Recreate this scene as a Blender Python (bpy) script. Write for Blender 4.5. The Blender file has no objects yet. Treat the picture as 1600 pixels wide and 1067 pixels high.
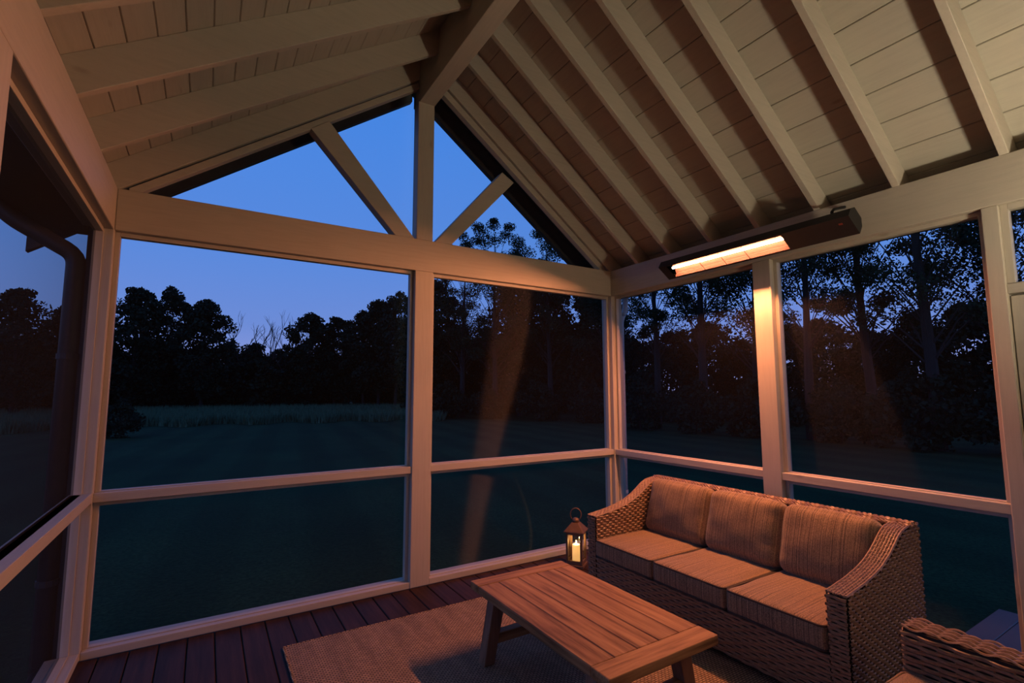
import bpy, bmesh, math, random
import numpy as np
from mathutils import Vector, Matrix

# ------------------------------------------------------------------ camera, sky, exposure
S = 1.2                                   # model units -> metres
sc = bpy.context.scene
C = sc.collection
CAM = (0.4969, -3.5505, 1.4168)
YAW, PITCH, ROLL, FPX = 0.5545, 0.1014, -0.0022, 768.55
fw = Vector((math.sin(YAW) * math.cos(PITCH), math.cos(YAW) * math.cos(PITCH), math.sin(PITCH)))
rt = Vector((math.cos(YAW), -math.sin(YAW), 0))
up = rt.cross(fw)
r2 = rt * math.cos(ROLL) + up * math.sin(ROLL)
u2 = -rt * math.sin(ROLL) + up * math.cos(ROLL)
cd = bpy.data.cameras.new('camera'); cam = bpy.data.objects.new('camera', cd); C.objects.link(cam)
cd.sensor_width = 36; cd.lens = FPX / 1600 * 36; cd.clip_start = 0.02; cd.clip_end = 600
M3 = Matrix((r2, u2, -fw)).transposed()
cam.matrix_world = Matrix.Translation(Vector(CAM) * S) @ M3.to_4x4()
sc.camera = cam
vs = sc.view_settings
vs.view_transform = 'Standard'; vs.look = 'None'; vs.gamma = 1; vs.use_curve_mapping = False
vs.exposure = 0.0

SKY_STRENGTH = 1.0
w = bpy.data.worlds.new('dusk_sky'); sc.world = w; w.use_nodes = True
nt = w.node_tree; nt.nodes.clear()
tc = nt.nodes.new('ShaderNodeTexCoord'); sp = nt.nodes.new('ShaderNodeSeparateXYZ')
rp = nt.nodes.new('ShaderNodeValToRGB'); bg = nt.nodes.new('ShaderNodeBackground'); wo = nt.nodes.new('ShaderNodeOutputWorld')
nt.links.new(tc.outputs['Generated'], sp.inputs[0]); nt.links.new(sp.outputs['Z'], rp.inputs[0])
nt.links.new(rp.outputs[0], bg.inputs[0]); nt.links.new(bg.outputs[0], wo.inputs[0])
bg.inputs[1].default_value = SKY_STRENGTH
cr = rp.color_ramp
cr.elements[0].position = 0.0; cr.elements[0].color = (0.36, 0.41, 0.86, 1)
cr.elements[1].position = 1.0; cr.elements[1].color = (0.016, 0.06, 0.24, 1)
for pos, col in ((0.12, (0.18, 0.31, 0.80, 1)), (0.25, (0.12, 0.30, 0.86, 1)), (0.5, (0.075, 0.29, 0.93, 1)), (0.72, (0.03, 0.13, 0.48, 1))):
    e = cr.elements.new(pos); e.color = col

HOUSE_LIGHT = 560.0     # bulb of the uplight on the house wall
HEATER_LIGHT = 1600.0    # quartz tube
CANDLE_LIGHT = 1.6

# ------------------------------------------------------------------ material helpers
def mat(name):
    m = bpy.data.materials.new(name); m.use_nodes = True
    n = m.node_tree.nodes; b = n['Principled BSDF']
    return m, n, m.node_tree.links, b
def noise(n, l, vec, scale, detail=4, rough=0.55):
    t = n.new('ShaderNodeTexNoise'); t.inputs['Scale'].default_value = scale
    t.inputs['Detail'].default_value = detail; t.inputs['Roughness'].default_value = rough
    if vec is not None: l.new(vec, t.inputs['Vector'])
    return t
def ramp(n, l, fac, stops):
    r = n.new('ShaderNodeValToRGB'); e = r.color_ramp.elements
    e[0].position, e[0].color = stops[0][0], (*stops[0][1], 1)
    e[1].position, e[1].color = stops[-1][0], (*stops[-1][1], 1)
    for p_, c_ in stops[1:-1]:
        x = e.new(p_); x.color = (*c_, 1)
    l.new(fac, r.inputs[0]); return r
def mapping(n, l, scale, out='Object', rot=(0, 0, 0)):
    t = n.new('ShaderNodeTexCoord'); m = n.new('ShaderNodeMapping')
    m.inputs['Scale'].default_value = scale; m.inputs['Rotation'].default_value = rot
    l.new(t.outputs[out], m.inputs['Vector']); return m.outputs[0]
def bump(n, l, h, b, strength=0.2, dist=0.01):
    k = n.new('ShaderNodeBump'); k.inputs['Strength'].default_value = strength; k.inputs['Distance'].default_value = dist
    l.new(h, k.inputs['Height']); l.new(k.outputs[0], b.inputs['Normal']); return k
def mixc(n, l, fac, a, b_, mode='MIX'):
    x = n.new('ShaderNodeMix'); x.data_type = 'RGBA'; x.blend_type = mode
    if isinstance(fac, (int, float)): x.inputs[0].default_value = fac
    else: l.new(fac, x.inputs[0])
    for i, v in ((6, a), (7, b_)):
        if isinstance(v, tuple): x.inputs[i].default_value = (*v, 1)
        else: l.new(v, x.inputs[i])
    return x.outputs[2]
def plain(name, col, rough=0.6, metal=0.0, emit=None, es=0):
    m, n, l, b = mat(name)
    b.inputs['Base Color'].default_value = (*col, 1); b.inputs['Roughness'].default_value = rough
    b.inputs['Metallic'].default_value = metal
    t = noise(n, l, mapping(n, l, (9, 9, 9)), 3.0)
    r = ramp(n, l, t.outputs[0], ((0.3, tuple(c * .85 for c in col)), (0.7, tuple(min(1, c * 1.12) for c in col))))
    l.new(r.outputs[0], b.inputs['Base Color'])
    if emit: b.inputs['Emission Color'].default_value = (*emit, 1); b.inputs['Emission Strength'].default_value = es
    return m
def painted(name, col, axis, rough=0.55):
    """painted timber: faint grain along one axis, knots showing through"""
    m, n, l, b = mat(name)
    s = [22, 22, 22]; s[axis] = 1.6
    g = noise(n, l, mapping(n, l, s), 2.2, 5, .6)
    v = n.new('ShaderNodeTexVoronoi'); v.inputs['Scale'].default_value = 1.0
    sv = [4.0, 4.0, 4.0]; sv[axis] = 1.5
    l.new(mapping(n, l, sv), v.inputs['Vector'])
    k = ramp(n, l, v.outputs['Distance'], ((0.03, (0.62, .55, .48)), (0.075, (1, 1, 1))))
    d = ramp(n, l, g.outputs[0], ((0.30, tuple(c * .92 for c in col)), (0.55, col), (0.8, tuple(c * 1.04 for c in col))))
    l.new(mixc(n, l, 0.55, d.outputs[0], k.outputs[0], 'MULTIPLY'), b.inputs['Base Color'])
    b.inputs['Roughness'].default_value = rough
    bump(n, l, g.outputs[0], b, .25, .004)
    return m
def timber(name, c0, c1, c2, axis, rough=0.5, dark=(0.3, .25, .2), gs=1.0, spec=.15):
    m, n, l, b = mat(name)
    oi = n.new('ShaderNodeObjectInfo')
    s = [26 * gs, 26 * gs, 26 * gs]; s[axis] = 1.8 * gs
    mp = mapping(n, l, s)
    ad = n.new('ShaderNodeVectorMath'); ad.operation = 'ADD'; l.new(mp, ad.inputs[0])
    ml = n.new('ShaderNodeVectorMath'); ml.operation = 'SCALE'; ml.inputs[0].default_value = (37, 51, 43)
    l.new(oi.outputs['Random'], ml.inputs['Scale']); l.new(ml.outputs[0], ad.inputs[1])
    g = noise(n, l, ad.outputs[0], 1.0, 6, .62)
    r = ramp(n, l, g.outputs[0], ((0.28, c0), (0.5, c1), (0.74, c2)))
    v = n.new('ShaderNodeTexVoronoi'); v.inputs['Scale'].default_value = .16; l.new(ad.outputs[0], v.inputs['Vector'])
    k = ramp(n, l, v.outputs['Distance'], ((0.03, dark), (0.11, (1, 1, 1))))
    c = mixc(n, l, 0.8, r.outputs[0], k.outputs[0], 'MULTIPLY')
    tone = ramp(n, l, oi.outputs['Random'], ((0, (.74, .74, .78)), (1, (1.0, 1.0, 1.0))))
    l.new(mixc(n, l, 1.0, c, tone.outputs[0], 'MULTIPLY'), b.inputs['Base Color'])
    b.inputs['Roughness'].default_value = rough; b.inputs['Specular IOR Level'].default_value = spec
    bump(n, l, g.outputs[0], b, .3, .004)
    return m

PAINT = (0.43, 0.39, 0.315)
MX = painted('cream_paint_x', PAINT, 0); MY = painted('cream_paint_y', PAINT, 1); MZ = painted('cream_paint_z', PAINT, 2)
MCEIL = painted('ceiling_paint', (0.40, 0.375, 0.305), 1)
MFLOOR = timber('deck_stain', (.022, .011, .008), (.045, .021, .014), (.072, .034, .023), 1, .6, spec=.12)
MTABLE = timber('weathered_teak', (.085, .042, .016), (.30, .16, .066), (.46, .27, .115), 1, .5)
MTABLEX = timber('weathered_teak_cross', (.085, .042, .016), (.30, .16, .066), (.46, .27, .115), 0, .5)
MLEG = timber('weathered_teak_leg', (.13, .07, .04), (.22, .12, .07), (.30, .17, .10), 2, .55)
MBLACK = plain('heater_black', (.007, .007, .008), .55)
MDARK = plain('dark_bronze', (.05, .035, .025), .55, .6)
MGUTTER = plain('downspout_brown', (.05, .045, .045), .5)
MWHITE = plain('downspout_white', (.45, .45, .47), .5)
MROOF = plain('roof_sheathing', (.05, .045, .04), .9)
MSIDING = plain('house_siding', (.42, .37, .30), .7)
MLAND = painted('landing_paint', (.075, .08, .10), 0)

def screen_mat(name, tan):
    """fine insect mesh: mostly see-through, wires scatter a little light and shine across their length"""
    m, n, l, b = mat(name)
    n.remove(b); out = n['Material Output']
    tr = n.new('ShaderNodeBsdfTransparent'); tr.inputs[0].default_value = (1, 1, 1, 1)
    di = n.new('ShaderNodeBsdfDiffuse'); di.inputs[0].default_value = (.022, .021, .021, 1)
    # a woven mesh closes up at a slant: open share = T ** (1 / cos)
    ge = n.new('ShaderNodeNewGeometry'); dt = n.new('ShaderNodeVectorMath'); dt.operation = 'DOT_PRODUCT'
    l.new(ge.outputs['Incoming'], dt.inputs[0]); l.new(ge.outputs['Normal'], dt.inputs[1])
    def mth(op, x, y=None):
        q = n.new('ShaderNodeMath'); q.operation = op
        for i, v in enumerate((x, y)):
            if v is None: continue
            if isinstance(v, (int, float)): q.inputs[i].default_value = v
            else: l.new(v, q.inputs[i])
        return q.outputs[0]
    co = mth('MAXIMUM', mth('ABSOLUTE', dt.outputs['Value']), .08)
    fac = mth('SUBTRACT', 1.0, mth('POWER', .84, mth('DIVIDE', 1.0, co)))
    def gl(tan, rough, an):
        g = n.new('ShaderNodeBsdfAnisotropic'); g.distribution = 'GGX'
        g.inputs['Color'].default_value = (.30, .30, .31, 1); g.inputs['Roughness'].default_value = rough
        g.inputs['Anisotropy'].default_value = an
        cx = n.new('ShaderNodeCombineXYZ')
        for i in range(3): cx.inputs[i].default_value = tan[i]
        l.new(cx.outputs[0], g.inputs['Tangent']); return g
    g1 = gl(tan, .40, .93)
    a = n.new('ShaderNodeMixShader'); a.inputs[0].default_value = .08
    l.new(di.outputs[0], a.inputs[1]); l.new(g1.outputs[0], a.inputs[2])
    x = n.new('ShaderNodeMixShader'); l.new(fac, x.inputs[0])
    l.new(tr.outputs[0], x.inputs[1]); l.new(a.outputs[0], x.inputs[2]); l.new(x.outputs[0], out.inputs[0])
    return m
MSCREEN = screen_mat('insect_mesh_x', (1, 0, 0)); MSCREENY = screen_mat('insect_mesh_y', (0, 1, 0))

# ------------------------------------------------------------------ mesh helpers
def empty(name, loc=(0, 0, 0), rz=0.0, parent=None):
    o = bpy.data.objects.new(name, None); C.objects.link(o)
    o.location = Vector(loc) * S; o.rotation_euler = (0, 0, rz); o.empty_display_size = .1
    if parent: o.parent = parent
    return o
def tag(o, label=None, cat=None, group=None, kind=None):
    if label: o['label'] = label
    if cat: o['category'] = cat
    if group: o['group'] = group
    if kind: o['kind'] = kind
    return o
class MB:
    def __init__(s): s.v = []; s.f = []
    def add(s, vs_, fs):
        k = len(s.v); s.v += [tuple(v) for v in vs_]; s.f += [tuple(i + k for i in f) for f in fs]; return s
    def box(s, x0, x1, y0, y1, z0, z1):
        return s.hexa([(x0, y0, z0), (x1, y0, z0), (x1, y1, z0), (x0, y1, z0), (x0, y0, z1), (x1, y0, z1), (x1, y1, z1), (x0, y1, z1)])
    def hexa(s, c):
        return s.add(c, [(0, 3, 2, 1), (4, 5, 6, 7), (0, 1, 5, 4), (1, 2, 6, 5), (2, 3, 7, 6), (3, 0, 4, 7)])
    def bar(s, a, b_, wd, dp, upv=(0, 0, 1)):
        """rectangular bar from a to b_; wd across, dp along upv"""
        a = Vector(a); b_ = Vector(b_); d = (b_ - a).normalized(); sd = d.cross(Vector(upv)).normalized(); un = sd.cross(d)
        c = []
        for p_ in (a, b_):
            for i, j in ((-1, -1), (1, -1), (1, 1), (-1, 1)): c.append(p_ + sd * wd * .5 * i + un * dp * .5 * j)
        return s.hexa([c[0], c[1], c[5], c[4], c[3], c[2], c[6], c[7]])
    def prism(s, poly, axis, a, b_):
        """poly of 2d points extruded along axis between a and b_"""
        n_ = len(poly)
        def mk(p_, t):
            q = list(p_); q.insert(axis, t); return q
        return s.add([mk(p_, a) for p_ in poly] + [mk(p_, b_) for p_ in poly],
                     [tuple(range(n_ - 1, -1, -1)), tuple(range(n_, 2 * n_))] + [(i, (i + 1) % n_, n_ + (i + 1) % n_, n_ + i) for i in range(n_)])
    def tube(s, pts, r, seg=8, closed=False, cap=True):
        pts = [Vector(p_) for p_ in pts]; n_ = len(pts); k = len(s.v); prev = None
        for i, p_ in enumerate(pts):
            if closed: d = pts[(i + 1) % n_] - pts[i - 1]
            else: d = pts[min(i + 1, n_ - 1)] - pts[max(i - 1, 0)]
            d.normalize()
            if prev is None:
                a = d.cross(Vector((0, 0, 1)))
                if a.length < .05: a = d.cross(Vector((1, 0, 0)))
            else: a = prev - d * prev.dot(d)
            a.normalize(); prev = a; b_ = d.cross(a)
            rr = r[i] if isinstance(r, (list, tuple)) else r
            for j in range(seg):
                t = 2 * math.pi * j / seg; s.v.append(tuple(p_ + (a * math.cos(t) + b_ * math.sin(t)) * rr))
        for i in range(n_ if closed else n_ - 1):
            for j in range(seg):
                q = (i + 1) % n_
                s.f.append((k + i * seg + j, k + i * seg + (j + 1) % seg, k + q * seg + (j + 1) % seg, k + q * seg + j))
        if cap and not closed:
            s.f.append(tuple(k + j for j in range(seg - 1, -1, -1))); s.f.append(tuple(k + (n_ - 1) * seg + j for j in range(seg)))
        return s
    def lathe(s, prof, cx, cy, seg=20):
        k = len(s.v); m_ = len(prof)
        for r, z in prof:
            for j in range(seg):
                t = 2 * math.pi * j / seg; s.v.append((cx + r * math.cos(t), cy + r * math.sin(t), z))
        for i in range(m_ - 1):
            for j in range(seg):
                s.f.append((k + i * seg + j, k + i * seg + (j + 1) % seg, k + (i + 1) * seg + (j + 1) % seg, k + (i + 1) * seg + j))
        s.f.append(tuple(k + j for j in range(seg - 1, -1, -1))); s.f.append(tuple(k + (m_ - 1) * seg + j for j in range(seg)))
        return s
    def mesh(s, name, m, smooth=False, origin=(0, 0, 0)):
        me = bpy.data.meshes.new(name); o = origin
        me.from_pydata([((v[0] - o[0]) * S, (v[1] - o[1]) * S, (v[2] - o[2]) * S) for v in s.v], [], s.f)
        me.materials.append(m)
        if smooth: me.polygons.foreach_set('use_smooth', [True] * len(me.polygons))
        me.update(); return me
    def build(s, name, m, parent=None, smooth=False, bevel=0, local=False, origin=None):
        """vertices are given in place (model units); they are stored relative to the parent or to origin"""
        if local: o = (0, 0, 0)
        elif parent is not None: o = tuple(wloc(parent))
        else: o = origin or (0, 0, 0)
        ob = bpy.data.objects.new(name, s.mesh(name, m, smooth, o)); C.objects.link(ob)
        if parent is not None: ob.parent = parent
        elif origin: ob.location = Vector(origin) * S
        if bevel:
            b_ = ob.modifiers.new('bevel', 'BEVEL'); b_.width = bevel * S; b_.segments = 2; b_.limit_method = 'ANGLE'; b_.angle_limit = math.radians(40)
        return ob
def wloc(o):
    t = Vector((0, 0, 0))
    while o is not None: t += o.location / S; o = o.parent
    return t
def piece(name, me, loc, parent, bevel=0):
    """one more object on a shared mesh"""
    o = bpy.data.objects.new(name, me); C.objects.link(o); o.parent = parent; o.location = Vector(loc) * S
    if bevel:
        b_ = o.modifiers.new('bevel', 'BEVEL'); b_.width = bevel * S; b_.segments = 1; b_.limit_method = 'ANGLE'
    return o

W, HB, HT = 3.847, 2.35, 2.60
YB = -4.05                                  # house wall
SR, SL = 0.75, 0.72                         # roof slopes
RX0, RX1, RZ0 = 1.833, 1.965, 3.73          # ridge beam
RAIL0, RAIL1 = 0.815, 0.865

# ------------------------------------------------------------------ floor
floor = tag(empty('floor'), 'dark stained plank deck floor of the porch', None, kind='structure')
pl_ = MB().box(-.0645, .0645, YB, .0, -.03, 0).mesh('plank', MFLOOR)
for k in range(-1, 29):
    piece('plank', pl_, (.0785 - .06675 + .1335 * k, 0, 0), floor, .004)
MB().box(-.14, W + .14, YB, .14, -.16, -.034).build('deck_frame', MROOF, floor)
for nm, (x0, x1, y0, y1) in dict(a=(-.14, W + .14, .12, .14), b=(-.14, -.12, YB, .12), c=(W + .12, W + .14, YB, .12)).items():
    MB().box(x0, x1, y0, y1, -.45, -.03).build('skirt_board', MX, floor)

# ------------------------------------------------------------------ gable wall (far)
wf = tag(empty('wall_far'), 'screened gable wall with king post facing the field', None, kind='structure')
def trim_rect(par, plane, a0, a1, z0, z1, off, m1, m2, t=.024, side=1, tv=None):
    tv = t if tv is None else tv
    """stop moulding round one opening; plane 'y' or 'x', off = wall face coordinate, side = outward sign"""
    d0, d1 = off + side * .045, off + side * .092
    lo, hi = min(d0, d1), max(d0, d1)
    def b_(p0, p1, q0, q1, mm):
        if plane == 'y': MB().box(p0, p1, lo, hi, q0, q1).build('screen_stop', mm, par, bevel=.002)
        else: MB().box(lo, hi, p0, p1, q0, q1).build('screen_stop', mm, par, bevel=.002)
    b_(a0, a0 + tv, z0, z1, m2); b_(a1 - tv, a1, z0, z1, m2); b_(a0 + t, a1 - t, z1 - t, z1, m1); b_(a0 + t, a1 - t, z0, z0 + .005, m1)
    sx = off + side * .078
    if plane == 'y': v = [(a0 + t, sx, z0), (a1 - t, sx, z0), (a1 - t, sx, z1 - t), (a0 + t, sx, z1 - t)]
    else: v = [(sx, a0 + t, z0), (sx, a1 - t, z0), (sx, a1 - t, z1 - t), (sx, a0 + t, z1 - t)]
    MB().add(v, [(0, 1, 2, 3)]).build('insect_screen', MSCREEN if plane == 'y' else MSCREENY, par)
PX0, PX1 = 1.822, 1.972
MB().box(0, W, 0, .14, HB, HT).build('tie_beam', MX, wf, bevel=.005)
MB().box(-.085, 0, 0, .14, 0, HT).build('corner_post', MZ, wf, bevel=.005)
MB().box(W, W + .14, 0, .14, 0, HT).build('corner_post', MZ, wf, bevel=.005)
MB().box(PX0, PX1, 0, .14, 0, HB).build('post', MZ, wf, bevel=.005)
MB().box(1.826, 1.961, 0, .10, HT, RZ0).build('king_post', MZ, wf, bevel=.004)
for (a, b_) in ((0, PX0), (PX1, W)):
    MB().box(a, b_, 0.004, .14, 0, .042).build('bottom_plate', MX, wf, bevel=.003)
    MB().box(a, b_, 0.008, .10, RAIL0, RAIL1).build('mid_rail', MX, wf, bevel=.003)
    trim_rect(wf, 'y', a, b_, RAIL1, HB, 0, MX, MZ); trim_rect(wf, 'y', a, b_, .042, RAIL0, 0, MX, MZ)
# braces
MB().prism([(1.659, HT), (1.811, HT), (1.154, 3.362), (1.032, 3.27)], 1, .003, .095).build('brace', MX, wf, bevel=.004)
MB().prism([(1.981, HT), (2.125, HT), (2.722, 3.256), (2.603, 3.325)], 1, .003, .095).build('brace', MX, wf, bevel=.004)
# gable rafters: face flush with the tie beam, then a groove and a stop
def zl(x, z0=HT): return z0 + SL * x
def zr(x, z0=HT): return z0 + SR * (W - x)
def slope_prism(x0, x1, lo, hi, y0, y1, left):
    f = zl if left else zr
    return MB().prism([(x0, f(x0, lo)), (x1, f(x1, lo)), (x1, f(x1, hi)), (x0, f(x0, hi))], 1, y0, y1)
slope_prism(-.13, RX0, HT - .005, HT + .18, 0, .05, True).build('gable_rafter', MX, wf, bevel=.003)
slope_prism(RX1, W + .28, HT - .005, HT + .18, 0, .05, False).build('gable_rafter', MX, wf, bevel=.003)
slope_prism(.05, RX0, HT - .075, HT - .02, .014, .07, True).build('gable_stop', MX, wf, bevel=.003)
slope_prism(RX1, W - .05, HT - .09, HT - .02, .014, .07, False).build('gable_stop', MX, wf, bevel=.003)
MB().add([(.12, .078, HT), (1.83, .078, HT), (1.83, .078, zl(1.83, HT - .04))], [(0, 1, 2)]).build('insect_screen', MSCREEN, wf)
MB().add([(1.955, .078, HT), (W - .12, .078, HT), (1.955, .078, zr(1.955, HT - .04))], [(0, 1, 2)]).build('insect_screen', MSCREEN, wf)
# overhanging barge rafters outside
slope_prism(-.45, 1.9, HT - .03, HT + .18, .36, .41, True).build('barge_board', MGUTTER, wf)
slope_prism(1.9, W + .28, HT - .03, HT + .18, .36, .41, False).build('barge_board', MGUTTER, wf)
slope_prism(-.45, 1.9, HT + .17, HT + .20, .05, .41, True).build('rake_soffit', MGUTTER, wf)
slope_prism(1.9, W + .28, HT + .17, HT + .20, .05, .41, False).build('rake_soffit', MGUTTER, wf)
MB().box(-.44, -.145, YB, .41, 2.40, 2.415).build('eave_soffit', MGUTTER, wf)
MB().box(-.125, -.088, .06, .14, -.4, HT).build('shade_corner_board', MGUTTER, wf)  # added board; its dark colour stands in for shade beside the corner post

# ------------------------------------------------------------------ side walls
wl = tag(empty('wall_left'), 'screened side wall with mid rail at the left', None, kind='structure')
MB().box(-.14, 0, YB, 0, HB, HT).build('eave_beam', MY, wl, bevel=.005)
LP = [(-1.895, -1.755), (-3.65, -3.51)]
for a, b_ in LP: MB().box(-.14, 0, a, b_, 0, HB).build('post', MZ, wl, bevel=.005)
edges = [0, -1.755, -1.895, -3.51, -3.65, YB]
for i in (0, 2, 4):
    b_, a = edges[i], edges[i + 1]
    MB().box(-.14, -.004, a, b_, 0, .042).build('bottom_plate', MY, wl, bevel=.003)
    MB().box(-.10, -.004, a, b_, RAIL0, RAIL1 + .005).build('mid_rail', MY, wl, bevel=.003)
    trim_rect(wl, 'x', a, b_, RAIL1, HB, 0, MY, MZ, side=-1, tv=.006); trim_rect(wl, 'x', a, b_, .042, RAIL0, 0, MY, MZ, side=-1, tv=.006)
wr = tag(empty('wall_right'), 'screened side wall with posts behind the sofa', None, kind='structure')
MB().box(W, W + .14, YB, 0, HB, HT).build('eave_beam', MY, wr, bevel=.005)
MB().box(W, W + .14, -1.61, -1.477, 0, HB).build('post', MZ, wr, bevel=.005)
MB().box(W, W + .12, -2.80, -2.735, 0, HB).build('door_post', MZ, wr, bevel=.004)
for b_, a in ((0, -1.477), (-1.61, -2.735)):
    MB().box(W + .004, W + .14, a, b_, 0, .042).build('bottom_plate', MY, wr, bevel=.003)
    MB().box(W + .006, W + .10, a, b_, RAIL0, RAIL1).build('mid_rail', MY, wr, bevel=.003)
    trim_rect(wr, 'x', a, b_, RAIL1, HB, W, MY, MZ); trim_rect(wr, 'x', a, b_, .042, RAIL0, W, MY, MZ)
# transom and screen door beyond the door post
MB().box(W + .012, W + .12, -3.72, -2.80, 1.895, 1.945).build('door_head', MY, wr, bevel=.003)
MB().box(W, W + .12, -3.78, -3.72, 0, HB).build('door_post', MZ, wr, bevel=.004)
trim_rect(wr, 'x', -3.72, -2.80, 1.945, HB, W - .02, MY, MZ, t=.03)
MB().box(W + .08, W + .12, -2.825, -2.80, 0, 1.895).build('door_jamb', MZ, wr)
MB().box(W, W + .14, YB, -3.78, 0, HB).build('wall_panel', MZ, wr)
dr = tag(empty('door_1', (W + .06, -2.81, 0)), 'cream framed screen door at the right edge', None, kind='structure')
for nm, (y0, y1, z0, z1, mm) in enumerate([(-2.866, -2.804, .02, 1.885, MZ), (-3.716, -3.655, .02, 1.885, MZ), (-3.655, -2.866, 1.79, 1.885, MY), (-3.655, -2.866, .02, .20, MY), (-3.655, -2.866, .80, .88, MY)]):
    MB().box(W + .035, W + .075, y0, y1, z0, z1).build('door_stile' if mm is MZ else 'door_rail', mm, dr, bevel=.003)
MB().add([(W + .055, -3.655, .20), (W + .055, -2.866, .20), (W + .055, -2.866, 1.79), (W + .055, -3.655, 1.79)], [(0, 1, 2, 3)]).build('insect_screen', MSCREEN, dr)

# house wall behind the viewpoint, with its wall uplight
wb = tag(empty('wall_back'), 'lap sided house wall behind the viewpoint', None, kind='structure')
z = 0.0
while z < 4.1:
    h = .13
    a, b_ = max(-.14, (z + h - 2.78) / SL), min(W + .14, W - (z + h - 2.78) / SR)
    MB().prism([(YB, z), (YB + .022, z), (YB + .008, z + h), (YB, z + h)], 0, a, b_).build('siding_board', MSIDING, wb)
    z += h
MB().box(-.14, W + .14, YB - .05, YB, 0, 4.2).build('sheathing', MSIDING, wb)
lx_, ly_, lz_ = 3.10, YB + .19, 1.68
lamp = tag(empty('wall_lamp', (lx_, YB + .02, lz_)), 'alabaster bowl uplight on the house wall behind the viewpoint', 'lamp')
MB().box(lx_ - .05, lx_ + .05, YB + .022, YB + .045, lz_ - .10, lz_ + .10).build('back_plate', MDARK, lamp, bevel=.004)
MB().tube([(lx_, YB + .04, lz_ - .05), (lx_, YB + .12, lz_ - .13), (lx_, ly_, lz_ - .125), (lx_, ly_, lz_ - .09)], .010, 8).build('arm', MDARK, lamp, smooth=True)
mlit, n_, l_, b_ = mat('lamp_bulb')
b_.inputs['Base Color'].default_value = (.8, .7, .55, 1); b_.inputs['Emission Color'].default_value = (1.0, .86, .63, 1); b_.inputs['Emission Strength'].default_value = HOUSE_LIGHT
gp = [(.06 * math.sin(math.pi * i / 10) + .001, lz_ - .06 * math.cos(math.pi * i / 10)) for i in range(11)]
MB().lathe(gp, lx_, ly_, 16).build('bulb', mlit, lamp, smooth=True)
mbowl, n_, l_, b_ = mat('alabaster_bowl')
b_.inputs['Base Color'].default_value = (.7, .6, .45, 1); b_.inputs['Emission Color'].default_value = (1.0, .76, .48, 1); b_.inputs['Emission Strength'].default_value = HOUSE_LIGHT * .018
bp = [(.115 * math.sin(t) + .001, lz_ + .018 - .105 * math.cos(t)) for t in [math.pi / 2 * i / 8 for i in range(9)]]
bw_ = MB(); bw_.lathe(bp, lx_, ly_, 24); bw_.f.pop()      # open at the rim
bw_.build('bowl_shade', mbowl, lamp, smooth=True)

# ------------------------------------------------------------------ ceiling
ce = tag(empty('ceiling'), 'cream painted board ceiling with exposed rafters and ridge beam', None, kind='structure')
MB().box(RX0, RX1, YB, .14, RZ0, 4.10).build('ridge_beam', MY, ce, bevel=.005)
def rafter(y, left, skew=0.0):
    if left:
        m_ = MB(); c = []
        for x, dy in ((-.13, -skew * .07), (RX0 + .02, skew)):
            for t in (0, .038):
                c += [(x, y + dy + t, zl(x, HT - .005)), (x, y + dy + t, zl(x, HT + .18))]
        m_.hexa([c[0], c[4], c[6], c[2], c[1], c[5], c[7], c[3]])
    else:
        m_ = slope_prism(RX1 - .02, W + .28, HT, HT + .18, y - .038, y, False)
    return m_.build('rafter', MX, ce, bevel=.003)
for y in (-.335, -.705, -1.116, -1.514, -1.926, -2.364, -2.823, -3.26, -3.70): rafter(y, False)
for y in (-.545, -1.075, -1.585, -2.10, -2.62, -3.14, -3.66): rafter(y, True, .18)
# ceiling boards, one object each, laid parallel to the ridge
def ceil_board(xa, xb, left):
    f = (lambda x: zl(x, HT + .18)) if left else (lambda x: zr(x, HT + .18))
    L = math.hypot(xb - xa, f(xb) - f(xa)); tx, tz = (xb - xa) / L, (f(xb) - f(xa)) / L
    nx, nz = (-tz, tx)
    if nz < 0: nx, nz = -nx, -nz
    g, ch, th = .0010, .0045, .02
    def P(s_, d): return (xa + tx * s_ + nx * d, f(xa) + tz * s_ + nz * d)
    return MB().prism([P(g, ch), P(g + ch * .8, 0), P(L - g - ch * .8, 0), P(L - g, ch), P(L - g, th), P(g, th)], 1, YB, .05).build('board', MCEIL, ce)
xs = [3.82 - .157 * k for k in range(-2, 13)]
for i in range(len(xs) - 1):
    a, b_ = xs[i + 1], xs[i]
    if b_ > W + .30: b_ = W + .30
    ceil_board(max(a, 1.87), b_, False)
xs = [.039 + .101 * k for k in range(-5, 19)]
for i in range(len(xs) - 1): ceil_board(xs[i], min(xs[i + 1], 1.93), True)
slope_prism(-.47, 1.9, HT + .206, HT + .25, YB - .2, .42, True).build('roofing', MROOF, ce)
slope_prism(1.9, W + .32, HT + .206, HT + .25, YB - .2, .42, False).build('roofing', MROOF, ce)
# eave blocking above the beams
MB().box(-.14, -.06, YB, .05, HT, HT + .135).build('eave_blocking', MY, ce)
MB().box(W + .20, W + .22, YB, .05, HT - .12, HT + .02).build('eave_blocking', MY, ce)

# ------------------------------------------------------------------ heater
hx, hz, hy0, hy1 = 3.665, 2.415, -.845, -2.245
ht = tag(empty('patio_heater', (hx, (hy0 + hy1) / 2, hz)), 'long black infrared heater glowing orange on the right eave beam', 'heater')
TIL = math.radians(34)
nrm = Vector((-math.sin(TIL), 0, -math.cos(TIL))); sdv = Vector((math.cos(TIL), 0, -math.sin(TIL)))   # opening normal; across (towards wall)
def hp(a, d): v = Vector((hx, 0, hz)) + sdv * a + nrm * d; return (v.x, v.z)
oy0, oy1 = hy0 - .075, hy1 + .40          # glowing opening
ow, dep = .062, .05
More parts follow.
